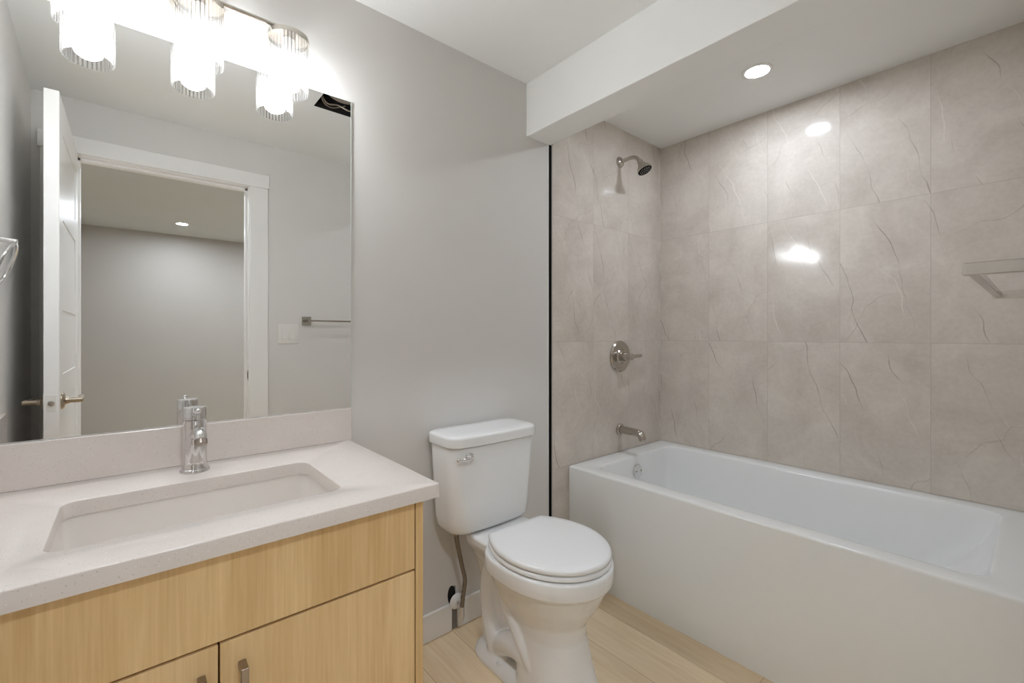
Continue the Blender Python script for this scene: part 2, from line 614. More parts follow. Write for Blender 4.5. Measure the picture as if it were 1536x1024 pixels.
DA, DB = -0.232, -0.192          # faces of the open door
DY0, DY1 = YS + 0.024, -0.760
dr = empty('door_1', ((DA + DB) / 2, DY0, 0.01), kind='structure')
sl = MB()
rail_z = [0.010, 0.342 - 0.235, 0.0]
pan = [(1.682, 1.905), (1.347, 1.585), (1.012, 1.250), (0.677, 0.915), (0.342, 0.580)]
sl.box(DA + 0.003, DB - 0.003, DY0 + 0.09, DY1 - 0.09, 0.02, 2.01)
sl.box(DA, DB, DY1 - 0.112, DY1, 0.010, 2.022, 0.0015, 1)
sl.box(DA, DB, DY0, DY0 + 0.112, 0.010, 2.022, 0.0015, 1)
edges = [0.010] + [v for p in reversed(pan) for v in p] + [2.022]
for a, b in zip(edges[::2], edges[1::2]):
    sl.box(DA, DB, DY0 + 0.110, DY1 - 0.110, a, b)
obj('slab', sl, M['door'], dr, False)
HZ = 0.918
for sgn, fx in ((1, DB), (-1, DA)):
    h = empty('door_handle', (fx, DY1 - 0.06, HZ), parent=dr)
    h['label'] = 'bronze toned lever handle with round rosette'
    obj('rosette', MB().lathe([(0.031, 0), (0.031, 0.004), (0.026, 0.009), (0.014, 0.012), (0.011, 0.022)], (fx, DY1 - 0.06, HZ), (sgn, 0, 0), 32), M['bronze'], h)
    lv = MB()
    lv.cyl((fx + sgn * 0.015, DY1 - 0.06, HZ), (fx + sgn * 0.058, DY1 - 0.06, HZ), 0.0095, 20, bev=0.002)
    lv.tube([(fx + sgn * 0.047, DY1 - 0.055, HZ), (fx + sgn * 0.050, DY1 - 0.09, HZ + 0.001), (fx + sgn * 0.050, DY1 - 0.13, HZ + 0.002), (fx + sgn * 0.046, DY1 - 0.165, HZ + 0.002)], 0.0085, 14)
    obj('lever', lv, M['bronze'], h)
lp = MB().box(DA + 0.008, DB - 0.008, DY1 - 0.001, DY1 + 0.0015, HZ - 0.028, HZ + 0.028, 0.0006, 1)
lo = obj('latch_plate', lp, M['switch'], dr, False)
obj('latch_bolt', MB().cyl(((DA + DB) / 2, DY1, HZ), ((DA + DB) / 2, DY1 + 0.010, HZ), 0.0085, 18, bev=0.003), M['nickel'], lo)
for z in (0.25, 1.05, 1.82):
    obj('hinge', MB().cyl((DA - 0.002, DY0 - 0.006, z - 0.045), (DA - 0.002, DY0 - 0.006, z + 0.045), 0.0055, 12), M['nickel'], dr)

# ------------------------------------------------------------------ vanity cabinet
VF = -0.567                      # plane of the fronts
VR = 0.521                       # right side of the cabinet
va = empty('vanity_cabinet', (0.115, -0.28, 0), 'natural oak bathroom vanity cabinet with flat doors under the white countertop', 'cabinet')
cb = MB()
cb.box(0.502, VR, VF, -0.002, 0.0, 0.7775, 0.0007, 1)
cb.box(-0.285, -0.266, VF, -0.002, 0.0, 0.7775)
cb.box(-0.266, 0.502, -0.52, -0.014, 0.095, 0.113)
cb.box(-0.266, 0.502, -0.014, -0.002, 0.095, 0.7775)
cb.box(-0.266, 0.502, -0.500, -0.482, 0.0, 0.095)
obj('carcass', cb, M['oak'], va, False)
obj('front_rail', MB().box(-0.266, 0.502, -0.546, -0.528, 0.113, 0.7775), M['gap_shade'], va, False, label='rail behind the fronts, coloured dark as shade in the gaps')
oak2 = mat_wood('natural oak veneer drawer', rgb(230, 200, 150), rgb(199, 163, 110), 2, 1.0, 0.45, 11.0)
oak3 = mat_wood('natural oak veneer door', rgb(234, 205, 157), rgb(206, 171, 119), 2, 1.0, 0.45, 27.0)
obj('drawer_front', MB().box(-0.264, 0.4990, VF, VF + 0.019, 0.6196, 0.7745, 0.0006, 1), oak2, va, False)
SPL = 0.1185
for k, (a, b) in enumerate(((-0.264, SPL - 0.0016), (SPL + 0.0016, 0.4990))):
    d = obj('door', MB().box(a, b, VF, VF + 0.019, 0.100, 0.6144, 0.0006, 1), oak3, va, False)
    hx = (0.0925, 0.1535)[k]
    hb = MB()
    hb.box(hx - 0.006, hx + 0.006, VF - 0.030, VF - 0.020, 0.430, 0.572, 0.0008, 1)
    hb.box(hx - 0.006, hx + 0.006, VF - 0.022, VF, 0.560, 0.572, 0.0008, 1)
    hb.box(hx - 0.006, hx + 0.006, VF - 0.022, VF, 0.430, 0.442, 0.0008, 1)
    obj('handle', hb, M['taupe'], d, False, label='square taupe metal bar pull')

# ------------------------------------------------------------------ countertop
CT, CB_ = 0.810, 0.778
CXR, CYF = 0.554, -0.587
SX0, SX1, SY0, SY1 = -0.108, 0.368, -0.478, -0.188
ct = empty('countertop', (0.13, -0.29, CB_), 'white speckled quartz countertop on the oak vanity cabinet, with a sink cutout', 'countertop')
O = lambda d, z: rr(-0.290 + d, CXR - d, CYF + d, -0.001 - d, 0.003, z, 8)
I = lambda d, z: rr(SX0 - d, SX1 + d, SY0 - d, SY1 + d, 0.030 + d, z, 8)
lps = [O(0.0, CB_), O(0.0, CT - 0.0025), O(0.0008, CT - 0.0008), O(0.0025, CT), I(0.002, CT), I(0.0005, CT - 0.0008), I(0.0, CT - 0.002), I(0.0, CB_)]
lps = [[(x + (0.0404 * y if x < -0.2 else 0), y, z) for x, y, z in lp] for lp in lps]
obj('top_slab', MB().loft(lps, closed=True), M['quartz'], ct, True, angle=40)
tag(obj('backsplash', MB().box(-0.286, 0.560, -0.019, -0.001, CT, 0.9145, 0.0012, 2), M['quartz'], None, False, (0.137, -0.01, CT)), 'long white quartz backsplash standing on the countertop under the mirror', 'backsplash')
ss = MB().prism([(wx(-0.02) + 0.0015, -0.020), (wx(-0.585) + 0.0015, -0.585), (wx(-0.585) + 0.0205, -0.585), (wx(-0.02) + 0.0205, -0.020)], CT, 0.9145)
tag(obj('side_splash', ss, M['quartz'], None, False, (-0.29, -0.3, CT)), 'short quartz side splash against the left wall, its end seen in the mirror', 'backsplash')

# ------------------------------------------------------------------ undermount sink
sk = empty('sink', (0.13, -0.333, 0.655), 'white rectangular undermount sink set in the quartz countertop', 'sink')
J = lambda d, r, z: rr(SX0 - d, SX1 + d, SY0 - d, SY1 + d, r, z, 8)
zs = CB_ - 0.0006
basin = [J(0.022, 0.045, zs), J(0.004, 0.034, zs), J(0.003, 0.034, zs - 0.006), J(-0.004, 0.034, zs - 0.08), J(-0.010, 0.036, zs - 0.110),
         J(-0.022, 0.040, zs - 0.124), J(-0.045, 0.045, zs - 0.130), J(-0.10, 0.03, zs - 0.132),
         J(-0.10, 0.03, zs - 0.142), J(-0.03, 0.045, zs - 0.138), J(0.006, 0.036, zs - 0.10), J(0.010, 0.036, zs - 0.012), J(0.022, 0.045, zs - 0.010)]
mbk = MB()
mbk.loft(basin[:8], False, True)
mbk.loft([basin[0]] + basin[:7:-1], False, True)
obj('basin', mbk, M['sinkw'], sk, True, angle=50)
obj('drain', MB().lathe([(0.030, 0), (0.030, 0.003), (0.022, 0.005), (0.0, 0.006)], (0.13, -0.333, zs - 0.1322), (0, 0, 1), 28), M['chrome'], sk)

# ------------------------------------------------------------------ faucet
FX, FY = 0.126, -0.098
fa = empty('faucet', (FX, FY, CT), 'chrome single hole faucet standing behind the sink', 'faucet')
obj('base_ring', MB().lathe([(0.0325, 0), (0.0325, 0.005), (0.031, 0.008), (0.028, 0.0095), (0.026, 0.010)], (FX, FY, CT), (0, 0, 1), 40), M['chrome'], fa)
obj('body', MB().lathe([(0.0285, 0.008), (0.0272, 0.016), (0.0258, 0.030), (0.0252, 0.126), (0.0252, 0.1315)], (FX, FY, CT), (0, 0, 1), 40), M['chrome'], fa)
spt = MB()
spt.tube([(FX, FY - 0.010, CT + 0.090), (FX, FY - 0.050, CT + 0.106), (FX, FY - 0.090, CT + 0.114), (FX, FY - 0.112, CT + 0.111), (FX + 0.000, FY - 0.122, CT + 0.100)], 0.0132, 20)
spo = obj('spout', spt, M['chrome'], fa)
obj('aerator', MB().cyl((FX, FY - 0.1205, CT + 0.102), (FX, FY - 0.1265, CT + 0.090), 0.0134, 24, bev=0.0015), M['taupe'], spo)
hd = MB()
hd.lathe([(0.0252, 0.1335), (0.0252, 0.160), (0.0240, 0.1635), (0.0, 0.1645)], (FX, FY, CT), (0, 0, 1), 40)
hn = obj('handle', hd, M['chrome'], fa)
lv = MB().tube([(FX, FY - 0.018, CT + 0.148), (FX, FY - 0.045, CT + 0.154), (FX, FY - 0.070, CT + 0.162)], 0.0058, 14)
lv.sphere((FX, FY - 0.071, CT + 0.1622), 0.0064)
obj('lever', lv, M['chrome'], hn)

# ------------------------------------------------------------------ mirror
mi = empty('wall_mirror', (0.114, -0.003, 0.9155), 'large frameless wall mirror standing on the backsplash above the vanity', 'mirror')
MX0, MX1, MZ0, MZ1 = -0.283, 0.5625, 0.9155, 1.937
gm = MB().box(MX0, MX1, -0.0045, -0.0035, MZ0, MZ1)
obj('glass', gm, M['mirror'], mi, False)
ed = MB()
ed.box(MX0, MX1, -0.0034, -0.0005, MZ0, MZ1)
ed.box(MX1, MX1 + 0.0018, -0.0048, -0.0005, MZ0, MZ1)
ed.box(MX0, MX1 + 0.0018, -0.0048, -0.0005, MZ1, MZ1 + 0.0015)
obj('polished_edge', ed, M['medge'], mi, False)

# ------------------------------------------------------------------ vanity light
LY, LZ = -0.086, 2.037
vl = empty('vanity_light', (0.138, -0.002, 2.055), 'three lamp nickel vanity light with ribbed glass shades above the mirror', 'wall lamp')
cn = MB().lathe([(0.062, 0), (0.062, 0.010), (0.056, 0.020), (0.030, 0.026), (0.0, 0.027)], (0.138, -0.0005, 2.058), (0, -1, 0), 48)
obj('canopy', cn, M['nickel'], vl)
arm = MB().cyl((0.138, -0.020, 2.058), (0.138, LY, LZ + 0.008), 0.007, 18)
arm.sphere((0.138, -0.026, 2.010), 0.006)
arm.cyl((0.138, -0.022, 2.010), (0.138, -0.002, 2.010), 0.004)
obj('arm', arm, M['nickel'], vl)
XS = (-0.082, 0.138, 0.350)
bar = MB().tube([(XS[0], LY, LZ - 0.012), (XS[0] + 0.002, LY, LZ - 0.003), (XS[0] + 0.018, LY, LZ + 0.004), (XS[0] + 0.06, LY, LZ + 0.005), (0.138, LY, LZ + 0.005),
                 (XS[2] - 0.06, LY, LZ + 0.005), (XS[2] - 0.018, LY, LZ + 0.004), (XS[2] - 0.002, LY, LZ - 0.003), (XS[2], LY, LZ - 0.012)], 0.0055, 14)
obj('cross_bar', bar, M['nickel'], vl)
SB, ST, SR = 1.862, 2.016, 0.0515
NR = 34
for x in XS:
    sh = empty('shade_holder', (x, LY, ST), parent=vl)
    hp = MB()
    hp.lathe([(0.0, ST + 0.012), (0.020, ST + 0.011), (SR + 0.002, ST + 0.008), (SR + 0.003, ST + 0.004), (SR + 0.003, ST - 0.006), (SR + 0.0005, ST - 0.006), (SR - 0.002, ST), (0.0, ST)],
             (x, LY, 0), (0, 0, 1), 48)
    obj('cap', hp, M['nickel'], sh)
    obj('socket', MB().cyl((x, LY, ST), (x, LY, ST - 0.071), 0.0165, 24, bev=0.002), M['switch'], sh)
    g = MB()
    rib = lambda a: 0.030 * abs(math.cos(a * NR / 2)) ** 0.8 - 0.012
    prof = [(SR, ST - 0.001), (SR, SB + 0.004), (SR - 0.001, SB), (SR - 0.0035, SB), (SR - 0.0045, SB + 0.004), (SR - 0.0045, ST - 0.001)]
    g.lathe(prof, (x, LY, 0), (0, 0, 1), NR * 8, False, rib)
    obj('glass_shade', g, M['glass'], sh, True, angle=60, label='clear vertically ribbed glass cylinder shade')
    bl = MB().lathe([(0.0, 1.865), (0.016, 1.868), (0.027, 1.876), (0.031, 1.890), (0.031, 1.922), (0.024, 1.938), (0.015, 1.947), (0.0, 1.947)], (x, LY, 0), (0, 0, 1), 28)
    obj('bulb', bl, M['bulb'], sh, label='lit warm white bulb')

# ------------------------------------------------------------------ toilet
TX = 1.062
TKX = 1.043


def egg(hw, y0, y1, z, ymax=None, e=2.0, n=48, back=0.0, cx=TX):
    """egg outline: y1 = front (more negative); widest at ymax; back = half width of a flat back edge"""
    if ymax is None:
        ymax = y0 + 0.42 * (y1 - y0)
    pts = []
    for k in range(n):
        a = 2 * PI * k / n
        c_, s_ = math.cos(a), math.sin(a)
        if s_ <= 0:       # front half
            y = ymax + (ymax - y1) * s_
            x = hw * math.copysign(abs(c_) ** (2 / e), c_)
            x = hw * c_
        else:             # back half, squarer
            p = 2 / 3.2
            y = ymax + (y0 - ymax) * (abs(s_) ** p)
            x = hw * math.copysign(abs(c_) ** p, c_)
            if back:
                tt = abs(s_) ** p
                x = math.copysign(min(abs(x) + back * tt ** 3, hw - (hw - back) * tt ** 2), c_) if abs(c_) > 1e-6 else 0
        pts.append((cx + x, y, z))
    return pts


to = empty('toilet', (TX, -0.33, 0), 'white two piece toilet with closed lid between the vanity and the bathtub', 'toilet')
body = MB()
RZ = 0.438
# rim and bowl
body.loft([egg(0.098, -0.30, -0.560, 0.21, -0.42), egg(0.116, -0.285, -0.585, 0.255, -0.42), egg(0.146, -0.27, -0.622, 0.312, -0.43), egg(0.168, -0.26, -0.647, 0.364, -0.44), egg(0.174, -0.26, -0.652, 0.380, -0.44),
           egg(0.186, -0.25, -0.664, 0.385, -0.44), egg(0.188, -0.25, -0.667, 0.41, -0.44), egg(0.187, -0.25, -0.666, RZ - 0.004, -0.44), egg(0.180, -0.255, -0.659, RZ + 0.001, -0.44)])
# deck behind the bowl
body.loft([rr(TX - 0.075, TX + 0.075, -0.33, -0.12, 0.04, 0.32), rr(TX - 0.095, TX + 0.095, -0.33, -0.11, 0.04, 0.360), rr(TX - 0.120, TX + 0.120, -0.36, -0.12, 0.035, 0.392), rr(TX - 0.130, TX + 0.130, -0.38, -0.125, 0.03, 0.410),
           rr(TX - 0.132, TX + 0.132, -0.38, -0.125, 0.03, RZ - 0.006), rr(TX - 0.127, TX + 0.127, -0.38, -0.130, 0.03, RZ + 0.001)])
body.loft([rr(TX - 0.070, TX + 0.070, -0.30, -0.06, 0.03, 0.36), rr(TX - 0.085, TX + 0.085, -0.30, -0.045, 0.03, 0.40), rr(TX - 0.085, TX + 0.085, -0.30, -0.045, 0.03, RZ + 0.001)])
# front column
body.loft([egg(0.124, -0.36, -0.628, 0.0, -0.49), egg(0.124, -0.36, -0.628, 0.012, -0.49), egg(0.116, -0.36, -0.616, 0.05, -0.49), egg(0.107, -0.34, -0.594, 0.12, -0.475), egg(0.102, -0.32, -0.576, 0.20, -0.455), egg(0.110, -0.30, -0.582, 0.27, -0.43)])
# rear column behind the trapway
body.loft([rr(TX - 0.070, TX + 0.070, -0.28, -0.13, 0.05, 0.0), rr(TX - 0.064, TX + 0.064, -0.27, -0.13, 0.05, 0.10), rr(TX - 0.056, TX + 0.056, -0.26, -0.12, 0.045, 0.20), rr(TX - 0.064, TX + 0.064, -0.26, -0.10, 0.045, 0.29), rr(TX - 0.085, TX + 0.085, -0.29, -0.085, 0.04, 0.37)])
# trapway showing on both sides: down leg, rising leg and the low bend
for sg in (-1, 1):
    body.tube([(TX + sg * 0.050, -0.225, 0.36), (TX + sg * 0.052, -0.195, 0.30), (TX + sg * 0.052, -0.185, 0.22), (TX + sg * 0.054, -0.20, 0.13), (TX + sg * 0.060, -0.235, 0.06), (TX + sg * 0.062, -0.25, 0.02)], 0.036, 20)
    body.tube([(TX + sg * 0.100, -0.290, 0.378), (TX + sg * 0.102, -0.315, 0.31), (TX + sg * 0.098, -0.365, 0.235), (TX + sg * 0.094, -0.415, 0.165), (TX + sg * 0.088, -0.46, 0.10)], 0.024, 20)
    body.tube([(TX + sg * 0.050, -0.25, 0.05), (TX + sg * 0.062, -0.30, 0.085), (TX + sg * 0.070, -0.35, 0.110), (TX + sg * 0.072, -0.40, 0.115), (TX + sg * 0.068, -0.45, 0.09)], 0.040, 20)
# web filling the middle between the legs
body.box(TX - 0.045, TX + 0.045, -0.45, -0.18, 0.0, 0.36)
# foot flange
body.loft([rr(TX - 0.116, TX + 0.116, -0.52, -0.125, 0.085, 0.0, 8), rr(TX - 0.116, TX + 0.116, -0.52, -0.125, 0.085, 0.014, 8), rr(TX - 0.106, TX + 0.106, -0.50, -0.135, 0.08, 0.027, 8), rr(TX - 0.085, TX + 0.085, -0.48, -0.15, 0.07, 0.040, 8)])
bo = obj('bowl', body, M['porc'], to)
rm = bo.modifiers.new('remesh', 'REMESH')
rm.mode = 'VOXEL'
rm.voxel_size = 0.0040
rm.use_smooth_shade = True
sm = bo.modifiers.new('smooth', 'SMOOTH')
sm.factor = 0.5
sm.iterations = 4
dg = bpy.context.evaluated_depsgraph_get()
nm = bpy.data.meshes.new_from_object(bo.evaluated_get(dg))
bo.modifiers.clear()
bo.data = nm
nm.name = 'bowl'
for p in nm.polygons:
    p.use_smooth = True
zmin = min(v.co.z for v in nm.vertices)
for v in nm.vertices:
    v.co.z -= zmin

# seat ring and lid
EB = 0.124
sq = lambda d, z: egg(0.182 - d, -0.270 - d, -0.659 + d, z, -0.439, back=EB - d)
hole_l = lambda d, z: egg(0.112 + d, -0.335 + d, -0.580 - d, z, -0.44)
obj('seat', MB().loft([sq(0.004, RZ + 0.0035), sq(0.0, RZ + 0.0065), sq(0.0, RZ + 0.0145), sq(0.004, RZ + 0.0185), hole_l(0.0, RZ + 0.0185), hole_l(0.0, RZ + 0.0035)], closed=True), M['plastic'], to, True, angle=50)
obj('lid', MB().loft([sq(0.004, RZ + 0.0215), sq(0.0005, RZ + 0.0245), sq(0.0, RZ + 0.0305), sq(0.003, RZ + 0.0365), sq(0.009, RZ + 0.0395), sq(0.03, RZ + 0.0410), sq(0.09, RZ + 0.0420)]), M['plastic'], to, True, angle=50)
for sg in (-1, 1):
    hg = MB().box(TX + sg * 0.075 - 0.017, TX + sg * 0.075 + 0.017, -0.283, -0.250, RZ, RZ + 0.026, 0.006, 3)
    obj('hinge', hg, M['plastic'], to)
    obj('bolt_cap', MB().lathe([(0.015, 0), (0.015, 0.008), (0.011, 0.015), (0.0, 0.018)], (TX + sg * 0.092, -0.300, 0.020), (0, 0, 1), 20), M['plastic'], to)
    obj('rubber_bumper', MB().box(TX + sg * 0.137 - 0.006, TX + sg * 0.137 + 0.006, -0.330, -0.322, RZ + 0.001, RZ + 0.0215), M['slot'], to, False)


def bowed(hw, y0, y1, r, z, bow=0.012, n=8, cx=TKX):
    lp = rr(cx - hw, cx + hw, y1, y0, r, z, n)
    o = []
    for x, y, zz in lp:
        t = (x - cx) / hw
        f = max(0.0, (y0 - y) / (y0 - y1))
        o.append((x, y - bow * (1 - t * t) * f, zz))
    # subdivide the long front edge so that the bow shows
    out = []
    for i, p in enumerate(o):
        out.append(p)
        q = o[(i + 1) % len(o)]
        if abs(q[0] - p[0]) > hw:
            for k in range(1, 12):
                u = k / 12
                x = p[0] + (q[0] - p[0]) * u
                t = (x - cx) / hw
                yb = y1 if abs(p[1] - y1) < 0.02 + bow else y0
                f = max(0.0, (y0 - yb) / (y0 - y1))
                out.append((x, yb - bow * (1 - t * t) * f, z))
    return out


TZ0, TZ1 = 0.4435, 0.7595
tk = [bowed(0.165, -0.028, -0.165, 0.045, TZ0), bowed(0.173, -0.024, -0.176, 0.05, TZ0 + 0.006), bowed(0.179, -0.020, -0.184, 0.05, TZ0 + 0.020), bowed(0.184, -0.018, -0.182, 0.048, TZ0 + 0.05),
      bowed(0.198, -0.016, -0.190, 0.045, TZ1 - 0.004), bowed(0.197, -0.016, -0.189, 0.045, TZ1)]
tank = obj('tank', MB().loft(tk), M['porc'], to, True, angle=60)
obj('tank_lid', MB().loft([bowed(0.186, -0.022, -0.178, 0.04, TZ1 + 0.0004), bowed(0.186, -0.022, -0.178, 0.04, TZ1 + 0.0042), bowed(0.2045, -0.010, -0.2005, 0.045, TZ1 + 0.0044), bowed(0.206, -0.010, -0.202, 0.045, TZ1 + 0.032), bowed(0.2045, -0.0115, -0.2005, 0.045, TZ1 + 0.038),
                           bowed(0.200, -0.016, -0.196, 0.043, TZ1 + 0.0418), bowed(0.192, -0.024, -0.188, 0.040, TZ1 + 0.0432), bowed(0.150, -0.060, -0.150, 0.034, TZ1 + 0.0440)]), M['porc'], to, True, angle=60)
obj('tank_gasket', MB().cyl((TX, -0.11, RZ), (TX, -0.11, TZ0 + 0.002), 0.05, 24), M['rubber'], to, label='black gasket between tank and bowl')
FLX, FLZ = 0.915, 0.724
fl = MB()
fl.lathe([(0.019, 0), (0.019, 0.004), (0.013, 0.008), (0.009, 0.018), (0.0, 0.019)], (FLX, -0.1915, FLZ), (0, -1, 0), 28)
fl.tube([(FLX, -0.213, FLZ), (FLX - 0.030, -0.218, FLZ + 0.002), (FLX - 0.062, -0.216, FLZ + 0.005)], 0.0062, 14)
fl.sphere((FLX - 0.062, -0.216, FLZ + 0.005), 0.0068)
obj('flush_lever', fl, M['chrome'], tank, label='chrome flush lever on the tank front')

# ------------------------------------------------------------------ water supply of the toilet
ws = empty('water_supply_valve', (0.975, 0, 0.11), 'water stop valve with white escutcheon and braided hose under the toilet tank', 'water valve')
es = MB().lathe([(0.030, 0), (0.030, 0.003), (0.026, 0.008), (0.014, 0.013), (0.0, 0.014)], (0.977, -0.0135, 0.112), (0, -1, 0), 32)
obj('escutcheon', es, M['plastic'], ws, label='round white plastic escutcheon')
vb = MB()
vb.cyl((0.974, -0.024, 0.112), (0.966, -0.072, 0.104), 0.008, 18)
vb.cyl((0.965, -0.071, 0.082), (0.965, -0.071, 0.120), 0.010, 18, bev=0.002)
vb.cyl((0.965, -0.071, 0.066), (0.965, -0.071, 0.084), 0.007, 18, bev=0.001)
obj('stop_valve', vb, M['chrome'], ws)
HP = [(0.965, -0.071, 0.118), (0.968, -0.073, 0.157), (0.972, -0.080, 0.222), (0.956, -0.086, 0.279), (0.938, -0.091, 0.345), (0.926, -0.094, 0.395), (0.920, -0.095, 0.436)]
obj('braided_hose', MB().tube(HP, 0.0083, 14), M['braid'], ws, label='grey braided steel hose')
obj('hose_nut', MB().cyl((0.9215, -0.095, 0.416), (0.9200, -0.095, 0.4430), 0.011, 14), M['nickel'], ws)
obj('crimp_collar', MB().cyl((0.9365, -0.0913, 0.350), (0.9335, -0.0918, 0.362), 0.0082, 14), M['nickel'], ws)

# ------------------------------------------------------------------ bathtub
BX0, BX1, BY0, BY1, BZ = 1.633, XE - 0.0045, YS + 0.0065, -0.0065, 0.519
bt = empty('bathtub', (2.04, -0.75, 0), 'white alcove bathtub with plain straight apron along the tiled wall', 'bathtub')
OB = lambda d, z: rr(BX0 + d, BX1 - d, BY0 + d, BY1 - d, 0.008, z, 8)


def IB(d, r, z, dh=0.0):
    return rr(1.712 + d, 2.378 - d, -1.412 + d + dh, -0.112 - d, r, z, 8)


shell = [OB(0.0, 0.0), OB(0.0, BZ - 0.010), OB(0.0015, BZ - 0.004), OB(0.005, BZ - 0.001), OB(0.011, BZ),
         IB(-0.012, 0.070, BZ), IB(-0.006, 0.066, BZ - 0.0015), IB(-0.001, 0.062, BZ - 0.006), IB(0.002, 0.060, BZ - 0.014),
         IB(0.012, 0.066, BZ - 0.10, 0.03), IB(0.030, 0.08, BZ - 0.26, 0.13), IB(0.045, 0.09, BZ - 0.34, 0.18), IB(0.07, 0.10, BZ - 0.380, 0.22), IB(0.11, 0.10, BZ - 0.392, 0.25), IB(0.2, 0.07, BZ - 0.396, 0.3)]
obj('shell', MB().loft(shell, False, True), M['acrylic'], bt, True, angle=50)
ofx = MB().lathe([(0.036, 0), (0.036, 0.004), (0.032, 0.008), (0.010, 0.010), (0.0, 0.010)], (2.04, -0.1235, 0.440), (0, -1, 0.13), 36)
op = obj('overflow_plate', ofx, M['chrome'], bt, label='round chrome overflow plate')
for dx in (-0.020, 0.020):
    obj('screw', MB().cyl((2.04 + dx, -0.131, 0.441), (2.04 + dx, -0.1345, 0.4415), 0.004, 12), M['taupe'], op)
obj('drain', MB().lathe([(0.034, 0), (0.034, 0.003), (0.025, 0.005), (0.0, 0.006)], (2.04, -0.36, BZ - 0.396), (0, 0, 1), 28), M['chrome'], bt)

# ------------------------------------------------------------------ tub and shower fittings on the tiled end wall
PY = -0.0062
PX = 2.046
ts = empty('tub_spout', (PX, PY, 0.640), 'nickel tub spout on the tiled wall just above the bathtub', 'tub spout')
sp = MB()
sp.lathe([(0.031, 0), (0.031, 0.008), (0.026, 0.014)], (PX, PY, 0.640), (0, -1, 0), 32)
obj('flange', sp, M['nickel'], ts)
sp = MB()
for_l = []
sp.tube([(PX, PY - 0.006, 0.640), (PX, -0.06, 0.640), (PX, -0.110, 0.638), (PX, -0.140, 0.632), (PX, -0.150, 0.615), (PX, -0.151, 0.606)], 0.0205, 24)
obj('spout_body', sp, M['nickel'], ts)
obj('outlet', MB().cyl((PX, -0.151, 0.608), (PX, -0.151, 0.600), 0.0165, 24), M['nickel'], ts)

sv = empty('shower_valve', (PX, PY, 1.040), 'round nickel shower valve plate with lever on the tiled wall', 'shower valve')
pl = MB().lathe([(0.086, 0), (0.086, 0.005), (0.080, 0.012), (0.066, 0.014), (0.060, 0.011), (0.040, 0.011), (0.034, 0.018), (0.0, 0.018)], (PX, PY, 1.040), (0, -1, 0), 56)
obj('plate', pl, M['nickel'], sv)
hb = MB()
hb.cyl((PX, PY - 0.014, 1.040), (PX, -0.058, 1.040), 0.025, 32, r2=0.022, bev=0.002)
hb.cyl((PX, -0.056, 1.040), (PX, -0.088, 1.040), 0.020, 32, r2=0.018, bev=0.002)
obj('hub', hb, M['nickel'], sv)
lv = MB().cyl((PX + 0.008, -0.074, 1.040), (PX + 0.086, -0.086, 1.044), 0.0105, 24, r2=0.0088, bev=0.002)
obj('lever', lv, M['nickel'], sv)

sh = empty('wall_shower', (PX, PY, 2.100), 'nickel shower head with black nozzle face on a bent arm', 'shower head')
obj('flange', MB().lathe([(0.029, 0), (0.029, 0.004), (0.023, 0.012), (0.012, 0.017)], (PX, PY, 2.104), (0, -1, 0), 32), M['nickel'], sh)
am = MB().tube([(PX, PY - 0.003, 2.104), (PX, -0.045, 2.106), (PX, -0.085, 2.107), (PX, -0.112, 2.098), (PX, -0.134, 2.074)], 0.0102, 18)
obj('arm', am, M['nickel'], sh)
hx0 = Vector((PX, -0.134, 2.074))
hdir = Vector((0.06, -0.46, -0.885)).normalized()
obj('ball_joint', MB().sphere(hx0 + hdir * 0.006, 0.016), M['nickel'], sh)
hm = MB().lathe([(0.014, 0.010), (0.017, 0.018), (0.020, 0.024), (0.030, 0.040), (0.037, 0.050), (0.039, 0.056), (0.0388, 0.063), (0.036, 0.064)], hx0, hdir, 40)
hmo = obj('head', hm, M['nickel'], sh)
fc = MB().lathe([(0.0365, 0.0640), (0.0345, 0.0662), (0.0, 0.0665)], hx0, hdir, 40)
fo = obj('nozzle_face', fc, M['rubber'], hmo, label='black spray face')
nz = MB()
e1 = hdir.orthogonal().normalized()
e2 = hdir.cross(e1)
for rad, cnt in ((0.007, 5), (0.0165, 10), (0.0255, 15)):
    for k in range(cnt):
        a = 2 * PI * k / cnt + rad * 30
        p = hx0 + hdir * 0.0660 + e1 * (rad * math.cos(a)) + e2 * (rad * math.sin(a))
        nz.cyl(p, p + hdir * 0.0020, 0.0014, 8)
obj('nozzles', nz, M['nozzle'], fo)

# ------------------------------------------------------------------ recessed ceiling lights
def downlight(x, y, lens, label, group):
    r = empty('recessed_light', (x, y, CH), label, 'ceiling light', group)
    obj('trim_ring', MB().lathe([(0.060, 0.0), (0.060, 0.003), (0.052, 0.005), (0.046, 0.0035), (0.046, 0.0)], (x, y, CH - 0.0002), (0, 0, -1), 40), M['trim'], r)
    obj('lens', MB().lathe([(0.0458, 0.0006), (0.0458, 0.0030), (0.0, 0.0030)], (x, y, CH - 0.0002), (0, 0, -1), 40), lens, r, label='glowing round lens')
    return r


downlight(2.050, -0.715, M['down'], 'round lit downlight in the ceiling over the bathtub', None)
h0 = downlight(0.401, -4.18, M['hlens'], 'round lit downlight on the hall ceiling seen in the mirror through the doorway', 'hall downlights')
for x, y in ((1.75, -4.18), (1.75, -2.65), (0.10, -2.05)):  # added lamps, out of view, to fill the bathroom through the doorway
    c = copy_tree(h0)
    c.location = (x, y, CH)
    c['label'] = 'added unseen downlight on the hall ceiling, filling the bathroom with light'

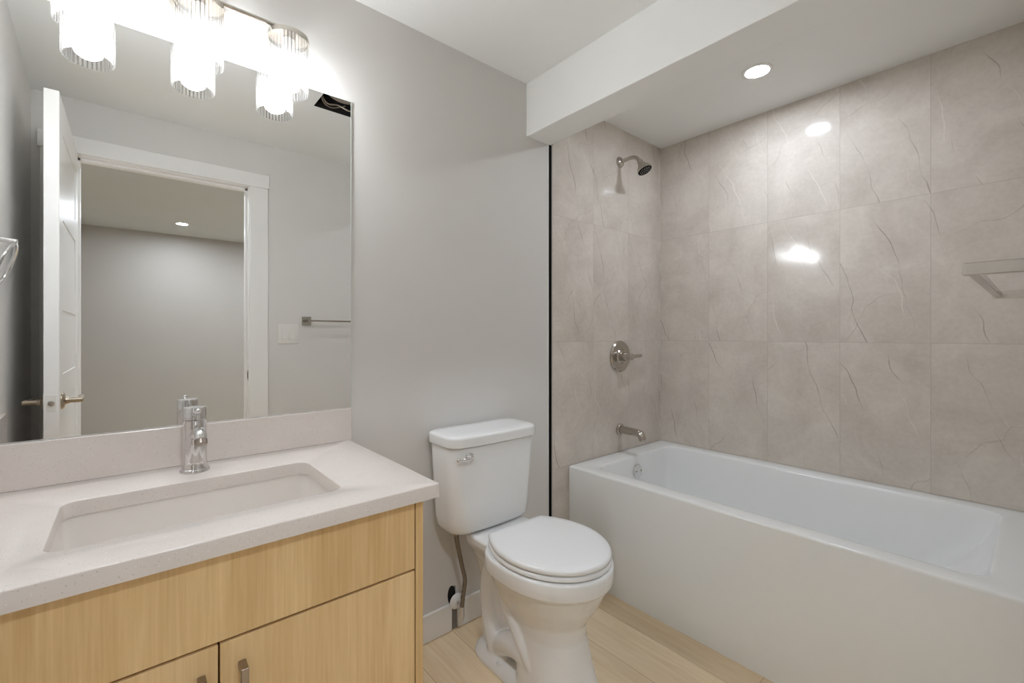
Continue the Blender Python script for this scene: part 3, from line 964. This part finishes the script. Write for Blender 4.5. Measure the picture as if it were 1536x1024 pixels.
# ------------------------------------------------------------------ open exhaust fan box in the ceiling
ef = empty('exhaust_fan_box', ((VX0 + VX1) / 2, (VY0 + VY1) / 2, CH), 'open dark exhaust fan box without cover in the ceiling, seen in the mirror', 'exhaust fan')
bx = MB()
x0, x1, y0, y1 = VX0 + 0.001, VX1 - 0.001, VY0 + 0.001, VY1 - 0.001
z0, z1 = CH + 0.001, CH + 0.19
bx.box(x0, x0 + 0.002, y0, y1, z0, z1)
bx.box(x1 - 0.002, x1, y0, y1, z0, z1)
bx.box(x0, x1, y0, y0 + 0.002, z0, z1)
bx.box(x0, x1, y1 - 0.002, y1, z0, z1)
bx.box(x0, x1, y0, y1, z1 - 0.002, z1)
obj('housing', bx, M['dark'], ef, False)
fb = MB().tube([(0.70, -0.70, CH + 0.06), (0.76, -0.74, CH + 0.045), (0.83, -0.76, CH + 0.05), (0.90, -0.73, CH + 0.07)], 0.024, 16)
obj('duct', fb, M['duct'], ef)
wr = MB()
wr.tube([(0.70, -0.80, CH + 0.09), (0.74, -0.80, CH + 0.02), (0.80, -0.81, CH + 0.03), (0.86, -0.80, CH + 0.015), (0.91, -0.81, CH + 0.06)], 0.004, 8)
wr.tube([(0.72, -0.77, CH + 0.12), (0.715, -0.79, CH + 0.03), (0.77, -0.825, CH + 0.014), (0.84, -0.815, CH + 0.04)], 0.003, 8)
obj('wire', wr, M['duct'], ef)
obj('motor', MB().cyl((0.86, -0.70, CH + 0.10), (0.86, -0.70, CH + 0.17), 0.05, 24), M['steel'], ef)

# ------------------------------------------------------------------ towel bar, switch and towel ring
tb = empty('towel_bar', (1.145, YS, 1.245), 'nickel square towel bar on the door wall beside the light switch', 'towel bar')
TBY, TBZ = YS + 0.068, 1.245
for x in (0.846, 1.444):
    p = MB().box(x - 0.027, x + 0.027, YS, YS + 0.009, TBZ - 0.027, TBZ + 0.027, 0.0015, 2)
    fo = obj('wall_plate', p, M['nickel'], tb, False)
    obj('post', MB().box(x - 0.008, x + 0.008, YS + 0.008, TBY + 0.008, TBZ - 0.008, TBZ + 0.008, 0.0012, 2), M['nickel'], fo, False)
obj('bar', MB().box(0.852, 1.438, TBY - 0.0055, TBY + 0.0055, TBZ - 0.0055, TBZ + 0.0055, 0.001, 2), M['nickel'], tb, False)

ls = empty('light_switch', (0.741, YS, 1.1655), 'white double rocker light switch on the wall beside the door casing', 'light switch')
obj('plate', MB().box(0.682, 0.800, YS, YS + 0.006, 1.104, 1.227, 0.002, 2), M['switch'], ls)
for x in (0.718, 0.764):
    rk = MB().loft([[(x - 0.0165, YS + 0.005, 1.132), (x + 0.0165, YS + 0.005, 1.132), (x + 0.0165, YS + 0.005, 1.199), (x - 0.0165, YS + 0.005, 1.199)],
                    [(x - 0.016, YS + 0.0115, 1.1325), (x + 0.016, YS + 0.0115, 1.1325), (x + 0.016, YS + 0.0075, 1.1985), (x - 0.016, YS + 0.0075, 1.1985)]])
    obj('rocker', rk, M['switch'], ls, False)

RY, RZt = -0.50, 1.438
rx = wx(RY)
tr_ = empty('towel_ring', (rx, RY, RZt), 'chrome towel ring on the left wall, seen in the mirror at the photo edge', 'towel ring')
obj('wall_plate', MB().lathe([(0.024, 0), (0.024, 0.005), (0.019, 0.009), (0.009, 0.012)], (rx + 0.0005, RY, RZt + 0.004), (1, 0, 0), 28), M['chrome'], tr_)
obj('post', MB().cyl((rx + 0.008, RY, RZt + 0.004), (rx + 0.050, RY, RZt), 0.0075, 20, bev=0.002), M['chrome'], tr_)
RR = 0.070
tilt = math.radians(18.5)
pts = []
for k in range(28):
    a = 2 * PI * k / 28
    yy = RY + RR * math.sin(a)
    dz = -RR + RR * math.cos(a)
    pts.append((rx + 0.045 + dz * math.sin(tilt), yy, RZt - 0.008 + dz * math.cos(tilt)))
obj('ring', MB().tube(pts, 0.0052, 12, True, 2), M['chrome'], tr_)
